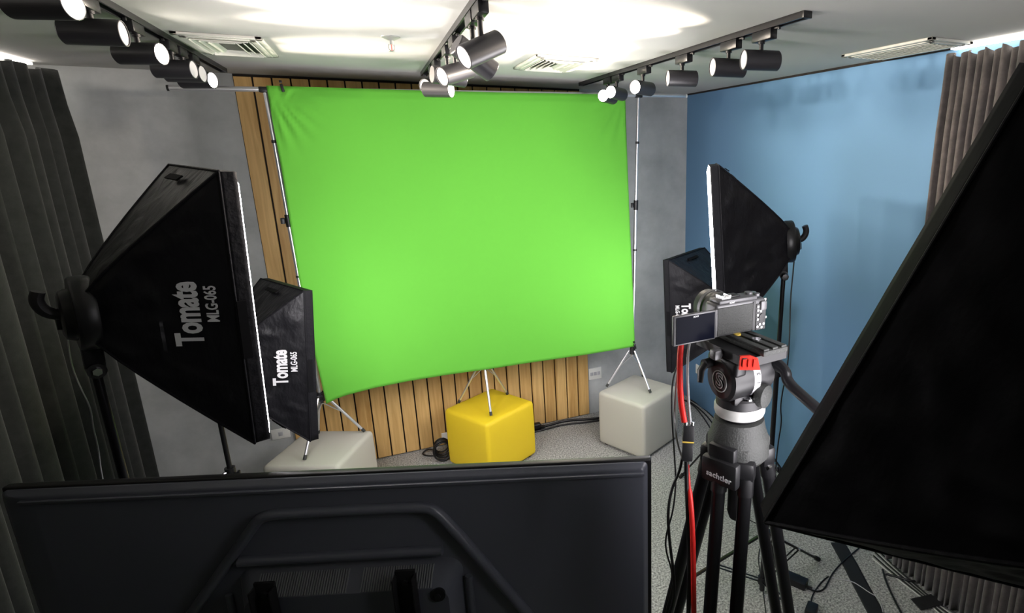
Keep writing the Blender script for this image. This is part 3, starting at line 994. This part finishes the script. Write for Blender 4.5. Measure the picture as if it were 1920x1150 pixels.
# top plate: wedge shaped clamp and long sliding plate
ZP = ZT2+.044
g = G()
g.prism([(-.052, -.062), (-.050, .070), (-.030, .082), (.038, .082), (.052, .066), (.056, -.058), (.040, -.070), (-.036, -.070)], 0, .016, Matrix.Translation((0, 0, ZP)))
obj('plate_clamp', g, M['darkgrey'], h, angle=25)
g = G().box((.006, -.004, ZP+.021), (.056, .150, .010), bevel=.003)
for x in (-.014, .006, .026):
    g.box((x, -.004, ZP+.027), (.012, .146, .004), bevel=.001)
pl = obj('sliding_plate', g, M['midgrey'], h, angle=25)
obj('screw', G().cyl((.006, -.03, ZP+.028), (.006, -.03, ZP+.031), .008), M['chrome'], pl)
obj('screw', G().cyl((-.004, .01, ZP+.028), (-.004, .01, ZP+.0305), .007), M['gold'], pl)
g = G().prism([(-.017, -.012), (.018, -.012), (.014, .008), (.002, .012), (-.015, .011)], 0, .010, Matrix.Identity(4))
for k in range(3):
    g.bar((-.010+k*.009, -.007, .0105), (-.009+k*.009, .006, .0105), .004, .003)
lv = obj('release_lever', g, M['red'], h, angle=25)
# the lever sits on the rear left corner, its ribbed face turned to the left and slightly up
lz = Vector((-.52, -.82, .18)).normalized()
lx = Vector((.84, -.53, 0)).normalized()
ly = lz.cross(lx)
lv.matrix_basis = Matrix(((lx.x, ly.x, lz.x, -.038), (lx.y, ly.y, lz.y, -.060), (lx.z, ly.z, lz.z, ZP+.006), (0, 0, 0, 1)))
kn = obj('plate_lock_knob', G().box((-.062, -.002, ZP+.006), (.016, .018, .018), bevel=.004).cyl((-.066, .0, ZP+.006), (-.048, .0, ZP+.006), .009), M['bodygrey'], h)
g = G().cyl((-.050, .022, ZT2+.026), (-.070, .020, ZT2+.026), .009)
g.tube([(-.066, .020, ZT2+.028), (-.078, .018, ZT2+.016), (-.082, .014, ZT2-.004)], [.008, .008, .006], 10, .6)
obj('tilt_brake_lever', g, M['black'], h)
obj('side_arm', G().bar((.044, -.002, ZT2-.042), (.052, -.002, ZT2+.014), .014, .05, (0, 1, 0), .005), M['darkgrey'], h)
obj('pan_brake_knob', G().lathe([(0, .0), (.020, .0), (.022, .004), (.021, .016), (.012, .020), (0, .020)], (.014, -.034, ZT2-.032), (.30, -.95, 0), 24), M['midgrey'], h)
obj('bubble_level', G().lathe([(0, 0), (.008, 0), (.008, .003), (0, .004)], (-.012, -.036, Z0+.051), seg=18), M['chrome'], h)
# handle rosette and pan bar, coming back past the viewer's right
hb = obj('handle_rosette', G().lathe([(0, 0), (.017, 0), (.019, .004), (.019, .014), (.015, .018), (0, .018)], (.049, -.010, ZT2+.018), (1, 0, 0), 28), M['black'], h)
obj('rosette_cap', G().lathe([(0, 0), (.010, 0), (.010, .005), (0, .006)], (.056, -.018, ZT2+.040), (0, 0, 1), 18), M['white_print'], h)
inv = hm(0).inverted()
pb = [inv @ Vector(p) for p in ((-1.826, -3.548, 1.872), (-1.822, -3.572, 1.866), (-1.827, -3.581, 1.850), (-1.823, -3.627, 1.835), (-1.821, -3.683, 1.822), (-1.818, -3.733, 1.815))]
obj('pan_bar', G().tube(pb, [.0125, .0125, .012, .0115, .0105, .010, .010], 16, smooth=2), M['blackmetal'], h)
obj('pan_grip', G().tube([pb[-1], pb[-1]+(pb[-1]-pb[-2]).normalized()*.05], .014, 16), M['rubber'], h)

# ------------------------------------------------------------------ mirrorless camera
cz = ZP+.029
cm = Matrix.Translation((HX, HY, 0)) @ Matrix.Rotation(R(3), 4, 'Z')
k = thing('mirrorless_camera', 'silver-grey mirrorless camera with flip screen opened to the left, on the video head', 'camera', matrix=cm @ Matrix.Translation((.004, .028, cz)))
obj('body', G().box((0, 0, .030), (.112, .036, .060), bevel=.005, seg=3).box((-.006, 0, .0625), (.085, .034, .007), bevel=.003), M['bodygrey'], k, angle=35)
obj('grip', G().box((.050, .018, .029), (.022, .034, .052), bevel=.008, seg=3), M['black'], k)
obj('screen_recess', G().box((-.014, -.0182, .029), (.078, .0025, .050), bevel=.001), M['midgrey'], k, smooth=False)
obj('recess_rim', G().box((.028, -.0185, .029), (.006, .002, .054)), M['black'], k, smooth=False)
ctl = obj('control_panel', G().box((.0435, -.0185, .026), (.023, .003, .050), bevel=.001), M['black'], k, smooth=False)
obj('thumb_rest', G().box((.0475, -.0205, .047), (.014, .006, .018), bevel=.003), M['bodygrey'], k)
dl = obj('control_dial', G().lathe([(.0035, 0), (.0075, 0), (.008, .0015), (.0035, .0018), (0, .0018)], (.046, -.020, .024), (0, -1, 0), 24), M['darkgrey'], k)
for x, z in ((.0355, .046), (.0355, .039), (.042, .037), (.0355, .030), (.0355, .022), (.041, .012), (.0495, .012), (.0355, .008), (.045, .006), (.0535, .024)):
    obj('button', G().lathe([(0, 0), (.0024, 0), (.0024, .0012), (0, .0016)], (x, -.020, z), (0, -1, 0), 12), M['white_print'], k)
obj('shutter_button', G().cyl((.052, .016, .058), (.052, .016, .064), .006), M['chrome'], k)
obj('mode_dial', G().cyl((.030, .002, .064), (.030, .002, .070), .0075, seg=28).cyl((.044, -.004, .062), (.044, -.004, .067), .006, seg=28), M['bodygrey'], k)
obj('hot_shoe', G().box((-.028, 0, .0675), (.019, .018, .003)).box((-.0365, 0, .070), (.003, .018, .004)).box((-.0195, 0, .070), (.003, .018, .004)), M['chrome'], k, smooth=False)
obj('strap_lug', G().box((.0585, -.012, .055), (.008, .004, .006), bevel=.0015), M['chrome'], k)
obj('top_microphone', G().box((-.006, .004, .0675), (.022, .020, .003), bevel=.001), M['black'], k)
obj('lens_barrel', G().lathe([(0, .016), (.031, .016), (.033, .020), (.033, .048), (.031, .052), (.031, .080), (.028, .084), (.024, .080), (0, .074)], (-.008, 0, .032), (0, 1, 0), 40), M['darkgrey'], k)
obj('lens_ring', G().lathe([(.0335, .053), (.0345, .054), (.0345, .062), (.0335, .063)], (-.008, 0, .032), (0, 1, 0), 40), M['bodygrey'], k)
def bodytx(a, b, c):
    return (-.022+a, -.0178-c, .0608+b)
obj('lettering', G().text('SONY', .0042, bodytx, bold=.0001, depth=.0006), M['white_print'], k, smooth=False)
# flip screen on its hinge
fs = obj('flip_screen', G().box((-.1035, -.021, .028), (.086, .007, .053), bevel=.002, seg=2), M['bodygrey'], k)
obj('hinge', G().cyl((-.0585, -.020, .004), (-.0585, -.020, .054), .0035).box((-.0575, -.019, .029), (.006, .006, .030), bevel=.001), M['bodygrey'], k)
obj('display', G().box((-.1025, -.0248, .028), (.078, .001, .047)), M['glass'], fs, smooth=False)
def scrtx(a, b, c):
    return (-.1025+a, -.0252-c, .0488+b)
obj('lettering', G().text('SONY', .0042, scrtx, bold=.0001, depth=.0003), M['white_print'], fs, smooth=False)

# ------------------------------------------------------------------ cables hanging from the camera
def cable(label, pts, r, m, name='cable', group=None, smooth=3, flat=1):
    o = obj(name, G().tube(pts, r, 8, flat, smooth=smooth), m, angle=80)
    return tag(o, label, 'cable', group)

ad = thing('video_adapter', 'small black video adapter box hanging on cables beside the tripod', 'adapter', (-1.983, -3.505, 1.730))
A0, A1 = Vector((-1.978, -3.499, 1.761)), Vector((-1.989, -3.512, 1.698))
sd = (A1-A0).normalized()
obj('casing', G().bar(A0, A0+sd*.030, .021, .012, (.435, .9, 0), .002).bar(A0+sd*.032, A1, .020, .011, (.435, .9, 0), .002), M['darkgrey'], ad)
obj('printed_band', G().bar(A0+sd*.029, A0+sd*.0315, .0212, .0125, (.435, .9, 0)), M['gold'], ad, smooth=False)
obj('plug', G().cyl(A0-sd*.006+rgt*.006, A0+rgt*.006, .004).cyl(A0-sd*.005-rgt*.006, A0-rgt*.006, .004), M['chrome'], ad)
cable('flat red cable running from the camera down to the small adapter box', [(-1.959, -3.440, 1.921), (-1.976, -3.460, 1.901), (-1.982, -3.468, 1.863), (-1.987, -3.482, 1.806), (-1.985, -3.494, 1.766)], .0056, M['redcable'], flat=.6)
cable('pale grey cable running from the camera down to the small adapter box', [(-1.942, -3.448, 1.921), (-1.962, -3.466, 1.905), (-1.969, -3.474, 1.863), (-1.974, -3.489, 1.801), (-1.975, -3.499, 1.766)], .0026, M['greycable'])
cable('thick black cable leaving the bottom of the small adapter box', [(-1.990, -3.512, 1.697), (-1.993, -3.519, 1.664), (-2.002, -3.541, 1.614), (-2.012, -3.567, 1.546), (-2.030, -3.598, 1.442), (-2.05, -3.62, .8), (-2.06, -3.62, .1), (-2.10, -3.50, .007), (-2.4, -3.3, .007)], .0042, M['black'])
cable('red cable hanging below the adapter box along the tripod leg', [(-1.985, -3.510, 1.688), (-1.990, -3.522, 1.659), (-1.998, -3.548, 1.617), (-2.007, -3.571, 1.558), (-2.024, -3.606, 1.446), (-2.02, -3.63, .8), (-2.03, -3.64, .1), (-2.05, -3.75, .008), (-2.3, -4.0, .008)], [.002]*8+[.003]*6+[.0048]*90, M['redcable'])
cable('thin grey cable hanging left of the red cable', [(-1.958, -3.443, 1.913), (-1.981, -3.458, 1.859), (-1.994, -3.471, 1.792), (-1.998, -3.480, 1.754), (-1.996, -3.491, 1.718), (-1.994, -3.503, 1.701)], .0021, M['greycable'])
cable('black cable curving down left of the tripod, nearest the adapter', [(-1.991, -3.499, 1.699), (-1.999, -3.503, 1.673), (-2.015, -3.503, 1.644), (-2.031, -3.517, 1.607), (-2.034, -3.532, 1.551), (-2.037, -3.553, 1.511), (-2.040, -3.565, 1.464), (-2.058, -3.568, 1.422), (-2.08, -3.58, .8), (-2.10, -3.58, .1), (-2.16, -3.5, .006), (-2.5, -3.5, .006)], .0028, M['black'])
cable('thin black cable hanging farthest left of the tripod', [(-1.969, -3.440, 1.861), (-1.984, -3.443, 1.827), (-1.991, -3.455, 1.774), (-1.995, -3.475, 1.696), (-1.998, -3.489, 1.642), (-2.013, -3.506, 1.595), (-2.031, -3.510, 1.552), (-2.034, -3.517, 1.523), (-2.027, -3.530, 1.489), (-2.031, -3.536, 1.460), (-2.056, -3.542, 1.397), (-2.09, -3.54, .8), (-2.11, -3.54, .1), (-2.18, -3.45, .005), (-2.45, -3.42, .005)], .0017, M['black'])

# lamp cables of the softboxes
cable('thin black lamp cable of the large lettered softbox, before the dark curtain', [(-3.226, -2.344, 1.809), (-3.223, -2.386, 1.708), (-3.197, -2.437, 1.654), (-3.177, -2.462, 1.600), (-3.183, -2.462, 1.548), (-3.181, -2.468, 1.489), (-3.187, -2.471, 1.428), (-3.188, -2.483, 1.306), (-3.20, -2.50, .7), (-3.22, -2.45, .1), (-3.25, -2.30, .005), (-3.5, -1.9, .005)], .0017, M['greycable'])
cable('thin black lamp cable beside the stand of the smaller lettered softbox', [(-3.199, -1.346, 1.133), (-3.195, -1.359, 1.054), (-3.189, -1.377, 0.959), (-3.186, -1.388, 0.883), (-3.201, -1.389, 0.777), (-3.225, -1.375, 0.461), (-3.20, -1.36, .1), (-3.25, -1.25, .006), (-3.5, -.9, .006)], .003, M['black'])
cable('thin black lamp cable hanging in front of the blue wall', [(-0.714, -2.283, 1.774), (-0.729, -2.298, 1.697), (-0.754, -2.320, 1.577), (-0.766, -2.344, 1.430), (-0.782, -2.364, 1.253), (-0.804, -2.363, 1.135), (-0.816, -2.369, 1.057), (-0.804, -2.372, 0.986), (-0.819, -2.372, 0.877), (-0.828, -2.377, 0.766), (-0.817, -2.366, 0.579), (-0.545, -2.051, 0.020), (-0.643, -2.135, 0.006)], .0032, M['black'])

# ------------------------------------------------------------------ on the floor
def fcable(label, pts, r=.004, m='black', group=None):
    return cable(label, [Vector(p)+Vector((0, 0, r+.0005)) for p in pts], r, M[m], group=group)

fcable('thick black power cables lying along the back wall between two poufs', [(-1.453, -0.078, 0.000), (-1.330, -0.076, 0.000), (-1.182, -0.052, 0.000), (-1.012, -0.114, 0.000), (-0.878, -0.147, 0.000), (-0.604, -0.098, 0.000)], .011)
fcable('second black power cable along the back wall, lying in front', [(-1.479, -0.126, 0.000), (-1.390, -0.129, 0.000), (-1.223, -0.107, 0.000), (-1.028, -0.160, 0.000), (-0.844, -0.185, 0.000), (-0.570, -0.138, 0.000)], .008)
o = obj('power_plug', G().box((-1.440, -0.086, 0.030), (.07, .05, .06), bevel=.012, seg=3).cyl((-1.416, -0.097, 0.030), (-1.377, -0.117, 0.030), .014), M['black'])
tag(o, 'black power plug on the floor right of the yellow pouf', 'plug')
cc = Vector((-2.212, -0.224, 0.000))
g = G()
rnd = random.Random(5)
for i in range(9):
    pts = []
    tilt = rnd.uniform(-.35, .35)
    rr = rnd.uniform(.048, .075)
    for q in range(21):
        a = 2*PI*q/20
        pts.append(cc+Vector((.02+rr*math.cos(a)*.9, .012*(i-4)+tilt*.03*math.sin(a), .085+rr*1.05*math.sin(a))))
    g.tube(pts, .0055, 6)
obj_c = obj('cable_coil', g, M['black'], angle=80)
tag(obj_c, 'coiled black cable lying beside the yellow pouf at its left', 'cable coil')
fcable('loose loop of the black coil on the floor before the wood cladding', [(-2.221, -0.213, 0.050), (-2.275, -0.079, 0.030), (-2.335, -0.079, 0.000), (-2.302, -0.138, 0.000), (-2.221, -0.169, 0.000)], .006)
fcable('tangled black cable on the floor behind the video adapter, by the blue wall', [(-0.134, -0.108, 0.000), (-0.037, -0.156, 0.000), (-0.030, -0.356, 0.000), (-0.060, -0.591, 0.000), (-0.142, -0.859, 0.000)], .006)
fcable('second tangled black cable on the floor by the blue wall', [(-0.081, -0.083, 0.000), (-0.038, -0.256, 0.000), (-0.080, -0.493, 0.000), (-0.165, -0.799, 0.000), (-0.241, -1.086, 0.000)], .005)
fcable('third tangled black cable on the floor by the blue wall', [(-0.014, -0.116, 0.000), (0.012, -0.341, 0.000), (-0.022, -0.632, 0.000), (-0.007, -0.826, 0.000)], .005)
fcable('thin cable on the floor between the tripod legs', [(-0.731, -1.978, 0.300), (-0.700, -1.946, 0.200), (-0.601, -1.877, 0.050), (-0.533, -1.886, 0.000), (-0.493, -1.939, 0.000), (-0.433, -1.940, 0.000)], .003)
fcable('thin cable on the floor crossing under the right light stand', [(-0.656, -2.072, 0.000), (-0.722, -2.146, 0.000), (-0.788, -2.264, 0.000), (-0.856, -2.377, 0.000), (-0.928, -2.494, 0.000)], .0025)
fcable('black cable curling on the floor near the foot of the blue wall', [(-0.264, -1.671, 0.000), (-0.248, -1.745, 0.000), (-0.234, -1.815, 0.000), (-0.186, -1.820, 0.000), (-0.166, -1.732, 0.000), (-0.157, -1.655, 0.000), (-0.102, -1.597, 0.000), (-0.041, -1.620, 0.000), (-0.017, -1.702, 0.000), (0.033, -1.829, 0.000)], .005)
fcable('black cable looping out from beneath the nearest softbox', [(-0.409, -1.894, 0.000), (-0.331, -1.812, 0.000), (-0.270, -1.817, 0.000), (-0.203, -1.893, 0.000), (-0.126, -2.003, 0.000)], .004)
fcable('pale thin cable along the foot of the blue wall', [(-0.062, -1.421, 0.000), (-0.080, -1.535, 0.000), (-0.045, -1.596, 0.000), (0.009, -1.644, 0.000)], .003, 'lightcable')
t = thing('power_adapter', 'black power adapter brick on the carpet right of the tripod', 'power adapter', (-0.658, -2.370, 0.000))
p0 = Vector((-0.690, -2.299, 0.000))
p1 = Vector((-0.617, -2.428, 0.000))
up_ = Vector((0, 0, .021))
obj('casing', G().bar(p0+up_, p1+up_, .062, .040, (0, 0, 1), .006), M['black'], t)
obj('strain_relief', G().cyl(p1+up_*.8, p1+up_*.8+(p1-p0).normalized()*.03, .006, .004), M['rubber'], t)
o = obj('power_adapter', G().box(Vector((-0.706, -2.565, 0.000))+Vector((0, 0, .019)), (.075, .055, .036), Matrix.Rotation(R(35), 3, 'Z'), .006), M['black'])
tag(o, 'second black power adapter on the carpet at the bottom edge', 'power adapter')
fcable('black cable from the power adapter brick going under the nearest softbox', [(-0.627, -2.446, 0.015), (-0.592, -2.473, 0.000), (-0.544, -2.480, 0.000), (-0.481, -2.444, 0.000), (-0.410, -2.404, 0.000), (-0.302, -2.365, 0.000), (-0.138, -2.324, 0.000)], .0045)
fcable('short black cable from the second power adapter', [(-0.699, -2.555, 0.020), (-0.647, -2.498, 0.000), (-0.595, -2.464, 0.000), (-0.501, -2.425, 0.000), (-0.456, -2.417, 0.000)], .004)
fcable('thin pale cable crossing the black tape on the floor', [(-0.448, -2.421, 0.000), (-0.413, -2.460, 0.000), (-0.365, -2.496, 0.000), (-0.351, -2.549, 0.000), (-0.344, -2.598, 0.000), (-0.325, -2.643, 0.000), (-0.383, -2.723, 0.000)], .0026, 'greycable')
def flat_strip(name, label, cat, pts, wdt, m, th=.003):
    P = [Vector(p) for p in pts]
    g = G()
    L, Rr = [], []
    for i, p in enumerate(P):
        d = (P[min(i+1, len(P)-1)]-P[max(i-1, 0)]).normalized()
        s = Vector((-d.y, d.x, 0))*wdt/2
        L.append(p+s)
        Rr.append(p-s)
    def fn(u, v):
        k = u*(len(P)-1)
        i = int(min(k, len(P)-2))
        f = k-i
        a, b = L[i].lerp(L[i+1], f), Rr[i].lerp(Rr[i+1], f)
        q = a.lerp(b, v)
        q.z = th+.003*max(0, noise.noise(Vector((q.x*40, q.y*40, 1))))*math.sin(PI*v)
        return q
    o = obj(name, g.grid(fn, 30, 8), m, angle=180)
    o.modifiers.new('thickness', 'SOLIDIFY').thickness = .002
    return tag(o, label, cat)
flat_strip('floor_tape', 'wide strip of crumpled black tape on the carpet beneath the nearest softbox', 'tape', [(-0.209, -2.228, 0.000), (-0.273, -2.384, 0.000), (-0.338, -2.526, 0.000), (-0.436, -2.752, 0.000)], .085, M['tape'])
flat_strip('floor_tape', 'black tape patch holding down the bundle of cables', 'tape', [(-0.204, -2.764, 0.000), (-0.113, -2.782, 0.000), (-0.003, -2.800, 0.000)], .075, M['tape'], .014)
for i in range(6):
    o_ = .012*(i-2.5)
    pts = []
    for p, ww in (((-0.090, -2.397, 0.000), 1.3), ((-0.105, -2.530, 0.000), 1.0), ((-0.107, -2.651, 0.000), .8), ((-0.110, -2.780, 0.000), .6), ((-0.109, -2.929, 0.000), 1.5)):
        pts.append(Vector(p)+Vector((o_*ww, o_*ww*.5, .004*(i % 2))))
    fcable('%s cable, %s from the left in the taped bundle on the carpet' % (('pale grey', 'black')[i % 2], ('first', 'second', 'third', 'fourth', 'fifth', 'sixth')[i]), pts, .0038, ('lightcable', 'black')[i % 2], 'bundle of cables taped to the carpet')
fcable('black cable curving across the carpet left of the taped bundle', [(-0.150, -2.508, 0.000), (-0.200, -2.572, 0.000), (-0.254, -2.662, 0.000), (-0.307, -2.767, 0.000), (-0.345, -2.831, 0.000)], .0055)
fcable('black cable arching over the taped bundle of cables', [(-0.162, -2.538, 0.000), (-0.130, -2.597, 0.010), (-0.109, -2.650, 0.020), (-0.058, -2.662, 0.010), (0.021, -2.654, 0.000)], .006)
